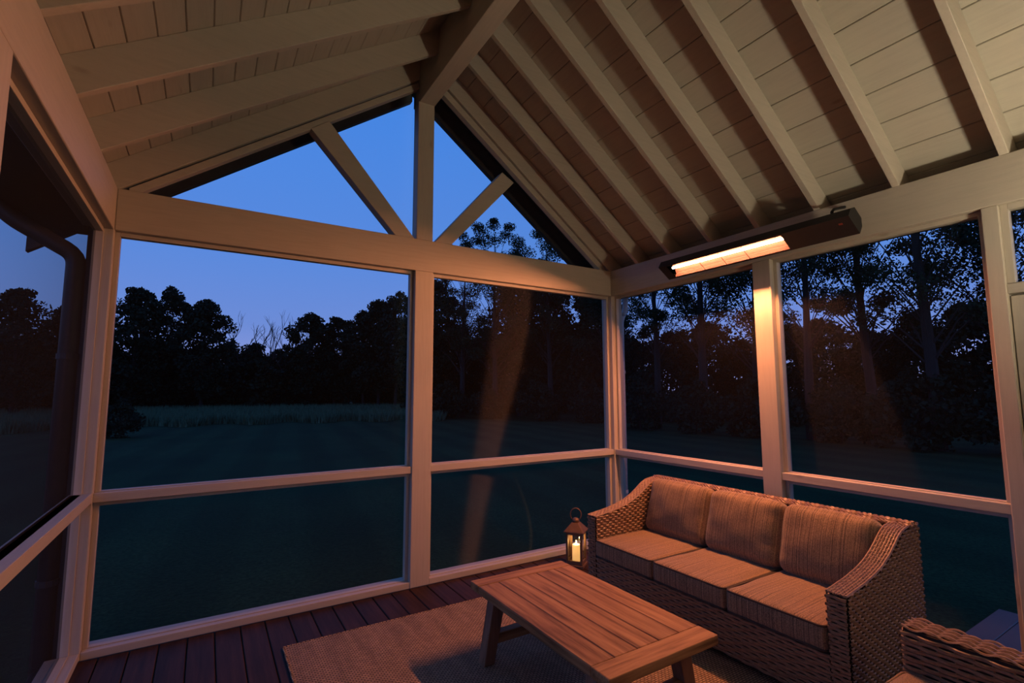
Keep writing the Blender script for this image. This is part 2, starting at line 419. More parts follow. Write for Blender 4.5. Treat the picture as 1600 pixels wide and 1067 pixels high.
# shell: trough section where the opening is, closed box beyond it
outer = [hp(-.076, .05), hp(-.076, -.01), hp(-.045, -.05), hp(.045, -.05), hp(.076, -.01), hp(.076, .05)]
inner = [hp(ow, .05), hp(ow * .82, .018), hp(ow * .35, -.004), hp(-ow * .35, -.004), hp(-ow * .82, .018), hp(-ow, .05)]
sh = MB()
sh.prism(outer, 1, hy0, oy0); sh.prism(outer, 1, oy1, hy1)
n6 = 6
k = len(sh.v)
for yy in (oy0, oy1):
    sh.v += [(p_[0], yy, p_[1]) for p_ in outer]
for i in range(5): sh.f.append((k + i, k + i + 1, k + 6 + i + 1, k + 6 + i))
for (o_, i_) in ((0, 5), (5, 0)):
    q = [outer[o_], inner[i_]]; kk = len(sh.v)
    for yy in (oy0, oy1): sh.v += [(p_[0], yy, p_[1]) for p_ in q]
    sh.f.append((kk, kk + 1, kk + 3, kk + 2))
hsg = sh.build('housing', MBLACK, ht)
mrf, n_, l_, b_ = mat('heater_reflector')
b_.inputs['Base Color'].default_value = (.012, .009, .009, 1); b_.inputs['Roughness'].default_value = .9; b_.inputs['Specular IOR Level'].default_value = 0
rf = MB()
for yy in (oy0, oy1): rf.v += [(p_[0], yy, p_[1]) for p_ in inner]
rf.f += [(i, i + 1, 7 + i, 6 + i) for i in range(5)]
rf.f += [(0, 1, 2, 3, 4, 5), (6, 7, 8, 9, 10, 11)]
rfl = rf.build('reflector', mrf, ht)
mtu, n_, l_, b_ = mat('quartz_tube_glow')
b_.inputs['Base Color'].default_value = (.1, .05, .02, 1); b_.inputs['Emission Color'].default_value = (1.0, .32, .135, 1); b_.inputs['Emission Strength'].default_value = HEATER_LIGHT
tp = hp(-.012, .020)
MB().tube([(tp[0], oy0 - .012, tp[1]), (tp[0], oy1 + .012, tp[1])], .0085, 10).build('quartz_tube', mtu, ht, smooth=True)
for yy in (oy0 - .28, (oy0 + oy1) / 2, oy1 + .28):
    a, b_ = hp(-ow, .049), hp(ow, .049)
    MB().tube([(a[0], yy, a[1]), (b_[0], yy, b_[1])], .0022, 6).build('guard_wire', mrf, rfl)
for dd in (-.3, .3):
    a = hp(ow * 2 * dd, .05); MB().tube([(a[0], oy0, a[1]), (a[0], oy1, a[1])], .0012, 5).build('guard_wire', mrf, rfl)
for yy in (hy0 - .22, hy1 + .20):
    MB().bar((hx + .01, yy, hz + .03), (W, yy, hz + .07), .03, .012).build('bracket', MBLACK, hsg)
MB().tube([(hx + .02, hy1 + .13, hz + .045), (hx + .03, hy1 + .14, hz + .09), (hx + .08, hy1 + .15, hz + .12), (W + .02, hy1 + .13, hz + .155), (W + .03, hy1 + .05, HT + .006)], .009, 7).build('power_cord', MBLACK, ht, smooth=True)
mred = plain('indicator_red', (.25, .03, .02), .5)
a = hp(-.03, .051)
MB().bar((a[0], hy1 + .07, a[1]), (a[0], hy1 + .05, a[1]), .012, .003, (nrm.x, 0, nrm.z)).build('indicator', mred, hsg)

# ------------------------------------------------------------------ gutters and downspouts outside
def spout(name, pts, r, m_, label):
    t = tag(empty(name, (pts[0][0], pts[0][1], pts[0][2])), label, 'downspout')
    P = [Vector(p_) for p_ in pts]; out = []
    for i, p_ in enumerate(P):
        if 0 < i < len(P) - 1:
            a, b_ = P[i - 1], P[i + 1]; r_ = .06
            d1 = (a - p_).normalized() * r_; d2 = (b_ - p_).normalized() * r_
            for q in range(5):
                s_ = q / 4; out.append((p_ + d1) * (1 - s_) ** 2 + p_ * 2 * s_ * (1 - s_) + (p_ + d2) * s_ ** 2)
        else: out.append(p_)
    pp = MB().tube(out, r, 10).build('pipe', m_, t, smooth=True)
    for zz in (.4, 1.6):
        x, y = pts[0][0], pts[0][1]
        MB().lathe([(r + .001, zz), (r + .006, zz), (r + .006, zz + .03), (r + .001, zz + .03)], x, y, 12).build('strap', m_, pp)
spout('downspout', [(-.165, .07, -.5), (-.165, .07, 2.19), (-.45, .06, 2.36), (-.525, .06, 2.455)], .046, MGUTTER, 'dark downspout with curved elbow outside the left screen')
spout('downspout', [(4.135, .17, -.5), (4.135, .17, 2.16), (4.20, .17, 2.25), (4.21, .17, 2.40)], .03, MWHITE, 'pale downspout outside the right screen near the corner')
for nm, x0, x1, z0, z1, lb in (('gutter', -.585, -.478, 2.44, 2.53, 'dark rain gutter along the left eave'), ('gutter', W + .30, W + .40, 2.40, 2.50, 'rain gutter along the right eave')):
    g = MB(); t_ = .006
    g.box(x0, x1, YB, .42, z0, z0 + t_); g.box(x0, x0 + t_, YB, .42, z0, z1); g.box(x1 - t_, x1, YB, .42, z0, z1)
    tag(g.build(nm, MGUTTER, None, origin=((x0 + x1) / 2, -1.8, z0)), lb, 'gutter')

# ------------------------------------------------------------------ rug
def rug_mat():
    m, n, l, b = mat('jute_rug')
    mp = mapping(n, l, (1, 1, 1))
    w1 = n.new('ShaderNodeTexWave'); w1.wave_type = 'BANDS'; w1.bands_direction = 'DIAGONAL'; w1.inputs['Scale'].default_value = 26; w1.inputs['Distortion'].default_value = 1.5; w1.inputs['Detail'].default_value = 1
    l.new(mp, w1.inputs['Vector'])
    br = n.new('ShaderNodeTexBrick'); br.inputs['Scale'].default_value = 17; br.inputs['Mortar Size'].default_value = .05
    br.inputs['Color1'].default_value = (.56, .39, .24, 1); br.inputs['Color2'].default_value = (.40, .27, .16, 1); br.inputs['Mortar'].default_value = (.10, .065, .04, 1)
    l.new(mp, br.inputs['Vector'])
    ns = noise(n, l, mapping(n, l, (3.2, .35, 1)), 3.0, 4)
    tone = ramp(n, l, ns.outputs[0], ((.3, (.62, .62, .64)), (.7, (1, 1, 1))))
    l.new(mixc(n, l, 1.0, br.outputs[0], tone.outputs[0], 'MULTIPLY'), b.inputs['Base Color'])
    b.inputs['Roughness'].default_value = .9
    hm = n.new('ShaderNodeMath'); hm.operation = 'MULTIPLY'; l.new(br.outputs['Fac'], hm.inputs[0]); hm.inputs[1].default_value = -1
    ad = n.new('ShaderNodeMath'); l.new(hm.outputs[0], ad.inputs[0]); l.new(w1.outputs[0], ad.inputs[1])
    bump(n, l, ad.outputs[0], b, .8, .006)
    return m
MRUG = rug_mat()
RG = (.935, 3.05, -2.75, -.43)
rug = tag(empty('area_rug', ((RG[0] + RG[1]) / 2, (RG[2] + RG[3]) / 2, 0)), 'tan woven jute rug under the wooden coffee table', 'rug')
MB().box(RG[0], RG[1], RG[2], RG[3], .0005, .010).build('woven_field', MRUG, rug, bevel=.004)
ed = MB()
for (a, b_) in (((RG[0], RG[2]), (RG[0], RG[3])), ((RG[0], RG[3]), (RG[1], RG[3])), ((RG[1], RG[3]), (RG[1], RG[2])), ((RG[1], RG[2]), (RG[0], RG[2]))):
    L = math.hypot(b_[0] - a[0], b_[1] - a[1]); n_ = int(L / .006)
    for ph in (0, math.pi):
        pts = []
        dx, dy = (b_[0] - a[0]) / L, (b_[1] - a[1]) / L
        for i in range(n_ + 1):
            s_ = L * i / n_; q = s_ / .028 * 2 * math.pi + ph
            pts.append((a[0] + dx * s_ - dy * .003 * math.cos(q), a[1] + dy * s_ + dx * .003 * math.cos(q), .0075 + .0028 * math.sin(q)))
        ed.tube(pts, .0042, 5)
ed.build('braided_edge', MRUG, rug, smooth=True)

# ------------------------------------------------------------------ coffee table
TX0, TX1, TY0, TY1, TZ = 1.79, 2.415, -2.125, -1.02, .38
tb = tag(empty('coffee_table', ((TX0 + TX1) / 2, (TY0 + TY1) / 2, .010)), 'rustic wooden coffee table with plank top and splayed legs', 'table')
th = .042
EB = .092
MB().box(TX0, TX1, TY1 - EB, TY1, TZ - th, TZ).build('end_board', MTABLEX, tb, bevel=.005)
MB().box(TX0, TX1, TY0, TY0 + EB + .01, TZ - th, TZ).build('end_board', MTABLEX, tb, bevel=.005)
bw = (TX1 - TX0) / 5
bm_ = MB().box(-bw / 2 + .001, bw / 2 - .001, TY0 + EB + .011, TY1 - EB - .001, TZ - th, TZ - .0012)
bo = wloc(tb)
me_ = bm_.mesh('top_board', MTABLE, origin=(0, bo.y, bo.z))
for i in range(5): piece('top_board', me_, (TX0 + bw * (i + .5) - bo.x, 0, 0), tb, .004)
for sy, yy in ((1, TY1 - .15), (-1, TY0 + .15)):
    for sx in (-1, 1):
        xt = (TX0 + .085) if sx < 0 else (TX1 - .085)
        xb = (TX0 + .02) if sx < 0 else (TX1 - .02)
        c = []
        for (x, zz, h_) in ((xb, .0105, .031), (xt, TZ - th, .037)):
            c += [(x - h_, yy - .033, zz), (x + h_, yy - .033, zz), (x + h_, yy + .033, zz), (x - h_, yy + .033, zz)]
        MB().hexa(c).build('leg', MLEG, tb, bevel=.004)
    MB().box(TX0 + .06, TX1 - .06, yy - .026, yy + .026, .105, .155).build('cross_stretcher', MTABLEX, tb, bevel=.003)
    MB().box(TX0 + .06, TX1 - .06, yy - .022, yy + .022, TZ - th - .045, TZ - th).build('top_cleat', MTABLEX, tb, bevel=.003)
    xm = (TX0 + TX1) / 2
    MB().bar((xm, yy - sy * .20, .15), (xm, yy - sy * .035, TZ - th - .02), .05, .035, (0, 1, 0)).build('diagonal_brace', MLEG, tb, bevel=.003)
xm = (TX0 + TX1) / 2
MB().box(xm - .045, xm + .045, TY0 + .18, TY1 - .18, .112, .15).build('long_stretcher', MTABLE, tb, bevel=.003)

# ------------------------------------------------------------------ wicker and cushions
def wicker_mat(name, c0, c1):
    m, n, l, b = mat(name)
    t = noise(n, l, mapping(n, l, (18, 18, 60)), 2.0, 4)
    r = ramp(n, l, t.outputs[0], ((.3, c0), (.7, c1)))
    l.new(r.outputs[0], b.inputs['Base Color']); b.inputs['Roughness'].default_value = .42
    return m
MWICK = wicker_mat('wicker_strand', (.15, .085, .045), (.30, .19, .105))
MCORE = plain('wicker_core', (.03, .018, .011), .9)
def weave(mb, fn, rows, stake, amp=.0055, h=.0150, t=.0045, seg=4, stakes=True):
    """fn(u, v)->(pos, normal, vdir); rows = list of (v, u0, u1)"""
    for ri, (v, u0, u1) in enumerate(rows):
        if u1 - u0 < .01: continue
        n_ = max(2, int((u1 - u0) / stake * seg)); k = len(mb.v)
        for i in range(n_ + 1):
            u = u0 + (u1 - u0) * i / n_
            p_, nr, vd = fn(u, v)
            o = amp * math.cos(math.pi * u / stake + math.pi * ri) + amp
            for dv, dn in ((-.5, 0), (-.28, t), (.28, t), (.5, 0)):
                q = p_ + vd * (dv * h) + nr * (o + dn); mb.v.append((q.x, q.y, q.z))
        for i in range(n_):
            for j in range(3):
                mb.f.append((k + i * 4 + j, k + i * 4 + j + 1, k + i * 4 + 5 + j, k + i * 4 + 4 + j))
    if stakes and rows:
        lo = min(r[1] for r in rows); hi = max(r[2] for r in rows)
        kx = math.ceil(lo / stake - .5)
        while (kx + .5) * stake < hi:
            u = (kx + .5) * stake; kx += 1
            vv = [r[0] for r in rows if r[1] <= u <= r[2]]
            if len(vv) < 2: continue
            pts = []
            for v in (vv[0], (vv[0] + vv[-1]) / 2, vv[-1]):
                p_, nr, vd = fn(u, v); pts.append(p_ + nr * amp)
            mb.tube(pts, .0042, 4, cap=False)
def planef(p0, ud, vd, nr):
    p0, ud, vd, nr = Vector(p0), Vector(ud), Vector(vd), Vector(nr)
    return lambda u, v: (p0 + ud * u + vd * v, nr, vd)
def rowsz(z0, z1, u0, u1, pitch=.0165):
    n_ = int((z1 - z0) / pitch); return [(z0 + pitch * (i + .5), u0, u1) for i in range(n_)]
def fabric_mat(name, axis, c0, c1, c2):
    """tweed with irregular stripes spaced along one axis"""
    m, n, l, b = mat(name)
    s = [.4, .4, .4]; s[axis] = 110
    st = noise(n, l, mapping(n, l, s), 1.0, 3, .6)
    fine = noise(n, l, mapping(n, l, (1, 1, 1)), 230, 2)
    r = ramp(n, l, st.outputs[0], ((.32, c0), (.5, c1), (.68, c2)))
    f = ramp(n, l, fine.outputs[0], ((.38, (.45, .45, .45)), (.62, (1.15, 1.15, 1.15))))
    l.new(mixc(n, l, 1.0, r.outputs[0], f.outputs[0], 'MULTIPLY'), b.inputs['Base Color'])
    b.inputs['Roughness'].default_value = .9
    b.inputs['Sheen Weight'].default_value = .15
    bump(n, l, fine.outputs[0], b, .5, .002)
    return m
FC = ((.10, .064, .034), (.25, .16, .08), (.42, .275, .14))
MFABZ = fabric_mat('striped_tweed_upright', 1, *FC); MFABX = fabric_mat('striped_tweed_flat', 1, *FC)
MPIPE = plain('dark_piping', (.045, .03, .02), .8)
def cushion(mb, cx, ax, half, r, bulge, seed, nsub=(14, 14, 6), pucker=0.0):
    """rounded, bulging box. ax = 3 axis vectors, half = half sizes"""
    rnd = random.Random(seed); ph = [rnd.uniform(0, 6) for _ in range(6)]
    cx = Vector(cx); ax = [Vector(a).normalized() for a in ax]
    idx = {}
    def pt(a, b_, c):
        key = (round(a, 4), round(b_, 4), round(c, 4))
        if key in idx: return idx[key]
        q = [a * half[0], b_ * half[1], c * half[2]]
        inn = [max(-half[i] + r, min(half[i] - r, q[i])) for i in range(3)]
        d = Vector([q[i] - inn[i] for i in range(3)])
        if d.length > 1e-6: d = d.normalized() * r
        pz = Vector(inn) + d
        f = (1 - a * a) * (1 - b_ * b_)
        pz.z += (1 if c > 0 else -1) * bulge * f * abs(c)
        g = (1 - b_ * b_) * (1 - c * c); pz.x += (1 if a > 0 else -1) * bulge * .4 * g * abs(a)
        g = (1 - a * a) * (1 - c * c); pz.y += (1 if b_ > 0 else -1) * bulge * .4 * g * abs(b_)
        wv = .0022 * math.sin(7 * a + ph[0]) * math.sin(5 * b_ + ph[1]) + .0016 * math.sin(13 * b_ + ph[2] + 4 * a)
        pz.z += wv * (1 if c > 0 else -1) * abs(c)
        if pucker:
            e = max(0, abs(b_) - .62) / .38
            pz.z += pucker * e * math.sin(a * 15 + ph[3]) * (1 - abs(b_) ** 8) * abs(c)
        v = cx + ax[0] * pz.x + ax[1] * pz.y + ax[2] * pz.z
        mb.v.append((v.x, v.y, v.z)); idx[key] = len(mb.v) - 1; return idx[key]
    def spread(n_):       # denser near the edges
        return [math.sin((i / n_ * 2 - 1) * math.pi / 2 * .86) / math.sin(math.pi / 2 * .86) for i in range(n_ + 1)]
    A, B, Cc = spread(nsub[0]), spread(nsub[1]), spread(nsub[2])
    for sgn in (-1, 1):
        for U, V_, f in ((A, B, lambda u, v: pt(u, v, sgn)), (B, Cc, lambda u, v: pt(sgn, u, v)), (Cc, A, lambda u, v: pt(v, sgn, u))):
            for i in range(len(U) - 1):
                for j in range(len(V_) - 1):
                    q = (f(U[i], V_[j]), f(U[i + 1], V_[j]), f(U[i + 1], V_[j + 1]), f(U[i], V_[j + 1]))
                    mb.f.append(q if sgn > 0 else q[::-1])
    return mb
def rounded_loop(x0, x1, y0, y1, z, r, n_=5):
    out = []
    for (cx_, cy_, a0) in ((x1 - r, y1 - r, 0), (x0 + r, y1 - r, 90), (x0 + r, y0 + r, 180), (x1 - r, y0 + r, 270)):
        for i in range(n_ + 1):
            t = math.radians(a0 + 90 * i / n_); out.append((cx_ + r * math.cos(t), cy_ + r * math.sin(t), z))
    return out

# sofa ------------------------------------------------------------------
XF, XB, YF, YN = 2.885, 3.655, -.725, -2.425      # front, back, far end, near end
AW = .088
prof = [(XF, .535), (2.95, .543), (3.06, .557), (3.16, .577), (3.24, .600), (3.32, .636), (3.38, .672), (3.43, .706), (3.48, .728), (3.55, .738), (XB, .738)]
def prz(x):
    for (a, za), (b_, zb) in zip(prof, prof[1:]):
        if a <= x <= b_: return za + (zb - za) * (x - a) / (b_ - a)
    return prof[-1][1]
def prx(z):
    if z <= prof[0][1]: return XF
    for (a, za), (b_, zb) in zip(prof, prof[1:]):
        if za <= z <= zb and zb > za: return a + (b_ - a) * (z - za) / (zb - za)
    return XB
sofa = tag(empty('wicker_sofa', ((XF + XB) / 2, (YF + YN) / 2, 0)), 'brown wicker three seat sofa with striped tan cushions', 'sofa')
MB().box(XF + .012, XB - .01, YN + .02, YF - .02, .035, .262).build('seat_base', MCORE, sofa)
MB().box(XB - .115, XB - .012, YN + .012, YF - .012, .035, .722).build('back_core', MCORE, sofa)
for (y0, y1) in ((YF - AW + .012, YF - .012), (YN + .012, YN + AW - .012)):
    poly = [(XF + .012, .04)] + [(x if i else x + .012, z_ - .012) for i, (x, z_) in enumerate(prof)] + [(XB - .012, .04)]
    MB().prism(poly, 1, y0, y1).build('arm_core', MCORE, sofa)
def wv(name, mb, par): return tag(mb.build(name, MWICK, par), None, kind='stuff')
mb = MB(); weave(mb, planef((XF + .008, 0, 0), (0, -1, 0), (0, 0, 1), (-1, 0, 0)), rowsz(.045, .268, -YF + AW, -YN - AW), .046, amp=.0042, h=.0158); wv('front_wicker', mb, sofa)
for yo in (YF, YN + AW):
    mb = MB(); weave(mb, planef((XF + .004, yo, 0), (0, -1, 0), (0, 0, 1), (-1, 0, 0)), rowsz(.045, .535, .004, AW - .004), .030, amp=.004); wv('arm_front_wicker', mb, sofa)
def sider(z0, pitch=.0165):
    out = []; z_ = z0 + pitch * .5
    while z_ < .735: out.append((z_, prx(z_ + .006) + .004, XB - .004)); z_ += pitch
    return out
mb = MB(); weave(mb, planef((0, YN + .006, 0), (1, 0, 0), (0, 0, 1), (0, -1, 0)), sider(.045), .025, amp=.004); wv('arm_side_wicker', mb, sofa)
mb = MB(); weave(mb, planef((0, YN + AW - .006, 0), (1, 0, 0), (0, 0, 1), (0, 1, 0)), sider(.27), .030); wv('arm_side_wicker', mb, sofa)
mb = MB(); weave(mb, planef((0, YF - AW + .006, 0), (1, 0, 0), (0, 0, 1), (0, -1, 0)), sider(.27), .028, amp=.0038, h=.0160); wv('arm_side_wicker', mb, sofa)
mb = MB(); weave(mb, planef((0, YF - .006, 0), (1, 0, 0), (0, 0, 1), (0, 1, 0)), sider(.045), .030); wv('arm_side_wicker', mb, sofa)
def arm_top(y0):
    L = [0.0]
    for (a, za), (b_, zb) in zip(prof, prof[1:]): L.append(L[-1] + math.hypot(b_ - a, zb - za))
    def fn(u, v):
        v = max(0, min(L[-1] - 1e-6, v))
        for i in range(len(L) - 1):
            if L[i] <= v <= L[i + 1]:
                t_ = (v - L[i]) / (L[i + 1] - L[i]); a, b_ = prof[i], prof[i + 1]
                d = Vector((b_[0] - a[0], 0, b_[1] - a[1])).normalized()
                return Vector((a[0] + (b_[0] - a[0]) * t_, y0 - u, a[1] + (b_[1] - a[1]) * t_ - .008)), Vector((-d.z, 0, d.x)), d
    mb = MB(); n_ = int(L[-1] / .0175)
    weave(mb, fn, [(L[-1] * (i + .5) / n_, .003, AW - .003) for i in range(n_)], .0145, amp=.0035, h=.0155, seg=4, stakes=False)
    for j in range(7):                          # lengthwise strands
        u = .004 + (AW - .008) * j / 6
        mb.tube([fn(u, L[-1] * i / 40)[0] + fn(u, L[-1] * i / 40)[1] * .0065 for i in range(41)], .0042 if 0 < j < 6 else .0062, 5)
    return mb
for yo in (YF, YN + AW): wv('arm_top_wicker', arm_top(yo), sofa)
mb = MB(); weave(mb, planef((XB - .008, 0, 0), (0, -1, 0), (0, 0, 1), (1, 0, 0)), rowsz(.045, .73, -YF, -YN), .046, seg=3); wv('back_wicker', mb, sofa)
mb = MB(); weave(mb, planef((XB - .113, 0, 0), (0, -1, 0), (0, 0, 1), (-1, 0, 0)), rowsz(.45, .73, -YF + AW, -YN - AW), .046, seg=3); wv('back_wicker', mb, sofa)
rb = MB()
for off in (0, .028, .056, .084):
    for ph in (0, math.pi):
        pts = []
        n_ = 260
        for i in range(n_ + 1):
            y = YF + (YN - YF) * i / n_; q = i / n_ * 62 * math.pi + ph + off * 40
            pts.append((XB - .100 + off + .006 * math.cos(q), y, .734 + .005 * math.sin(q) + (.006 if 0 < off < .08 else 0)))
        rb.tube(pts, .0085, 5)
wv('back_braid', rb, sofa)
for x in (XF + .05, XB - .05):
    for y in (YF - .05, YN + .05): MB().lathe([(.022, .011), (.026, .04)], x, y, 10).build('foot', MCORE, sofa)
# cushions lie loose on the sofa
cy = [-.815, -1.336, -1.836, -2.335]
SEATL = ['striped tan seat cushion at the lantern end of the sofa', 'striped tan seat cushion in the middle of the sofa', 'striped tan seat cushion beside the near sofa arm']
BACKL = ['upright striped back cushion at the lantern end of the sofa', 'upright striped back cushion in the middle of the sofa', 'upright striped back cushion beside the near sofa arm']
for i in range(3):
    y1, y0 = cy[i] - .003, cy[i + 1] + .003
    x0, x1, z0, z1 = XF - .018, 3.50, .268, .385
    t_ = tag(empty('seat_cushion', ((x0 + x1) / 2, (y0 + y1) / 2, z0)), SEATL[i], 'cushion', 'sofa seat cushions')
    c_ = cushion(MB(), ((x0 + x1) / 2, (y0 + y1) / 2, (z0 + z1) / 2), ((1, 0, 0), (0, 1, 0), (0, 0, 1)), ((x1 - x0) / 2, (y1 - y0) / 2, (z1 - z0) / 2), .022, .012, i, (16, 16, 6))
    cv_ = c_.build('cover', MFABX, t_, smooth=True)
    for zz in (z1 - .006, z0 + .008): MB().tube(rounded_loop(x0 + .0005, x1 - .0005, y0 + .002, y1 - .002, zz, .03), .0052, 6, closed=True).build('piping', MPIPE, cv_, smooth=True)
    ln = math.radians(17)
    upv = Vector((math.sin(ln), 0, math.cos(ln))); fr_ = Vector((-math.cos(ln), 0, math.sin(ln)))
    yb = [-.835, -1.352, -1.848, -2.338]
    y1, y0 = yb[i] - .002, yb[i + 1] + .002
    bc = Vector((3.435, (y0 + y1) / 2, .566))
    t_ = tag(empty('back_cushion', (bc.x - .05, bc.y, .40)), BACKL[i], 'cushion', 'sofa back cushions')
    c_ = cushion(MB(), bc, (upv, (0, -1, 0), fr_), (.188, (y1 - y0) / 2 - .001, .066), .048, .028, 20 + i, (18, 20, 6), .0045)
    c_.build('cover', MFABZ, t_, smooth=True)

# armchair ----------------------------------------------------------------
AX0, AX1, AYF, AYB = 1.93, 3.010, -2.615, -3.36
ch = tag(empty('wicker_armchair', ((AX0 + AX1) / 2, (AYF + AYB) / 2, 0)), 'wicker armchair cropped by the lower right corner', 'armchair')
AH, AT = .492, .130
MB().box(AX0 + .012, AX1 - .012, AYB + .012, AYF - .03, .035, .235).build('seat_base', MCORE, ch)
for xa in (AX0, AX1 - AT):
    MB().box(xa + .010, xa + AT - .010, AYB + .012, AYF - .010, .035, AH - .010).build('arm_core', MCORE, ch)
    for xs_, nx in ((xa + .005, -1), (xa + AT - .005, 1)):
        mb = MB(); weave(mb, planef((xs_, 0, 0), (0, -1, 0), (0, 0, 1), (nx, 0, 0)), rowsz(.04, AH - .004, -AYF, -AYB, .0175), .052, amp=.006, h=.0155); wv('arm_side_wicker', mb, ch)
    mb = MB(); weave(mb, planef((0, AYF - .005, 0), (1, 0, 0), (0, 0, 1), (0, 1, 0)), rowsz(.04, AH - .004, xa + .004, xa + AT - .004, .0175), .043); wv('arm_front_wicker', mb, ch)
    mb = MB(); weave(mb, planef((xa + .002, 0, AH - .008), (0, -1, 0), (1, 0, 0), (0, 0, 1)), [(.009 + .0160 * i, -AYF, -AYB) for i in range(8)], .052, amp=.007, h=.0155); wv('arm_top_wicker', mb, ch)
MB().box(AX0 + .012, AX1 - .012, AYB - .09, AYB + .012, .035, .74).build('back_core', MCORE, ch)
mb = MB(); weave(mb, planef((0, AYB + .014, 0), (1, 0, 0), (0, 0, 1), (0, 1, 0)), rowsz(.3, .74, AX0, AX1, .0175), .052); wv('back_wicker', mb, ch)
mb = MB(); weave(mb, planef((0, AYF - .026, 0), (1, 0, 0), (0, 0, 1), (0, 1, 0)), rowsz(.04, .235, AX0 + AT, AX1 - AT, .0175), .052); wv('front_wicker', mb, ch)
for x in (AX0 + .05, AX1 - .05):
    for y in (AYF - .06, AYB): MB().lathe([(.022, .011), (.026, .04)], x, y, 10).build('foot', MCORE, ch)
t_ = tag(empty('seat_cushion', ((AX0 + AX1) / 2, (AYF + AYB) / 2, .238)), 'plain tan seat cushion on the cropped armchair', 'cushion')
MFABP = fabric_mat('plain_tweed', 0, (.20, .125, .065), (.25, .155, .08), (.29, .185, .10))
cushion(MB(), ((AX0 + AX1) / 2, (AYF + AYB) / 2 + .012, .286), ((1, 0, 0), (0, 1, 0), (0, 0, 1)), ((AX1 - AX0) / 2 - AT - .006, (AYF - AYB) / 2 - .014, .048), .022, .012, 9, (20, 18, 6)).build('cover', MFABP, t_, smooth=True)
MB().tube(rounded_loop(AX0 + AT + .008, AX1 - AT - .008, AYB + .03, AYF - .005, .327, .03), .0045, 6, closed=True).build('piping', MFABP, t_, smooth=True)

MLAN = plain('aged_bronze', (.17, .10, .055), .5, .35)
# ------------------------------------------------------------------ candle lantern
lan = tag(empty('candle_lantern', (3.15, -.262, 0), math.radians(35)), 'bronze metal lantern with lit pillar candle beside the sofa', 'lantern')
hw = .068
b0 = MB(); b0.box(-hw - .008, hw + .008, -hw - .008, hw + .008, .001, .022); b0.box(-hw, hw, -hw, hw, .022, .036)
b0.build('base', MLAN, lan, bevel=.003, local=True)
for sx in (-1, 1):
    for sy in (-1, 1):
        MB().box(sx * hw - .018 * (sx > 0), sx * hw + .018 * (sx < 0), sy * hw - .018 * (sy > 0), sy * hw + .018 * (sy < 0), .036, .272).build('corner_bar', MLAN, lan, bevel=.002, local=True)
for a_ in (0, 1):
    for s_ in (-1, 1):
        for z0, z1 in ((.036, .052), (.254, .272)):
            c_ = s_ * (hw - .006); b1 = MB()
            if a_: b1.box(-hw + .018, hw - .018, c_ - .006, c_ + .006, z0, z1)
            else: b1.box(c_ - .006, c_ + .006, -hw + .018, hw - .018, z0, z1)
            b1.build('frame_rail', MLAN, lan, local=True)
def pyr(z0, h0, z1, h1): return [(-h0, -h0, z0), (h0, -h0, z0), (h0, h0, z0), (-h0, h0, z0), (-h1, -h1, z1), (h1, -h1, z1), (h1, h1, z1), (-h1, h1, z1)]
b2 = MB(); b2.hexa(pyr(.272, hw + .014, .282, hw + .014)); b2.hexa(pyr(.282, hw + .012, .345, .028))
b2.build('roof', MLAN, lan, bevel=.002, local=True)
MB().lathe([(.026, .345), (.030, .352), (.028, .366), (.018, .376), (.006, .380)], 0, 0, 14).build('chimney_cap', MLAN, lan, smooth=True, local=True)
ring = [(.044 * math.cos(math.radians(a_)), 0, .405 + .050 * math.sin(math.radians(a_))) for a_ in range(-50, 231, 14)]
rg_ = MB().tube([(x * math.cos(-1.29), x * math.sin(-1.29), z_) for x, _, z_ in ring], .0045, 7).build('handle', MLAN, lan, smooth=True, local=True)
mgl, n_, l_, b_ = mat('lantern_glass')
n_.remove(b_)
tr_ = n_.new('ShaderNodeBsdfTransparent'); gl_ = n_.new('ShaderNodeBsdfGlossy'); gl_.inputs['Roughness'].default_value = .05
fz = n_.new('ShaderNodeFresnel'); mx_ = n_.new('ShaderNodeMixShader'); l_.new(fz.outputs[0], mx_.inputs[0]); l_.new(tr_.outputs[0], mx_.inputs[1]); l_.new(gl_.outputs[0], mx_.inputs[2]); l_.new(mx_.outputs[0], n_['Material Output'].inputs[0])
for a_ in range(4):
    t0 = math.radians(90 * a_); cx_, sx_ = math.cos(t0), math.sin(t0)
    q = [(-hw + .012, -hw + .006, .05), (hw - .012, -hw + .006, .05), (hw - .012, -hw + .006, .256), (-hw + .012, -hw + .006, .256)]
    MB().add([(x * cx_ - y * sx_, x * sx_ + y * cx_, z_) for x, y, z_ in q], [(0, 1, 2, 3)]).build('glass_pane', mgl, lan, local=True)
can = tag(empty('pillar_candle', (3.15, -.262, .037)), 'lit ivory pillar candle inside the lantern', 'candle')
mwx, n_, l_, b_ = mat('glowing_wax')
b_.inputs['Base Color'].default_value = (.85, .68, .42, 1); b_.inputs['Roughness'].default_value = .5
b_.inputs['Emission Color'].default_value = (1.0, .50, .13, 1); b_.inputs['Emission Strength'].default_value = .7
b_.inputs['Subsurface Weight'].default_value = .3; b_.inputs['Subsurface Radius'].default_value = (.03, .015, .006)
MB().lathe([(.031, 0), (.033, .004), (.033, .124), (.031, .129), (.026, .130), (.020, .124), (.004, .122)], 0, 0, 24).build('wax', mwx, can, smooth=True, local=True)
MB().tube([(0, 0, .121), (.001, 0, .132)], .0015, 5).build('wick', MBLACK, can, local=True)
mfl = plain('flame', (1, .8, .4), .5, 0, (1.0, .62, .22), 40)
MB().lathe([(.001, .130), (.005, .136), (.0055, .143), (.003, .153), (.0005, .162)], 0, 0, 10).build('flame', mfl, can, smooth=True, local=True)
pld = bpy.data.lights.new('candle_glow', 'POINT'); pld.energy = CANDLE_LIGHT; pld.color = (1.0, .55, .2); pld.shadow_soft_size = .012
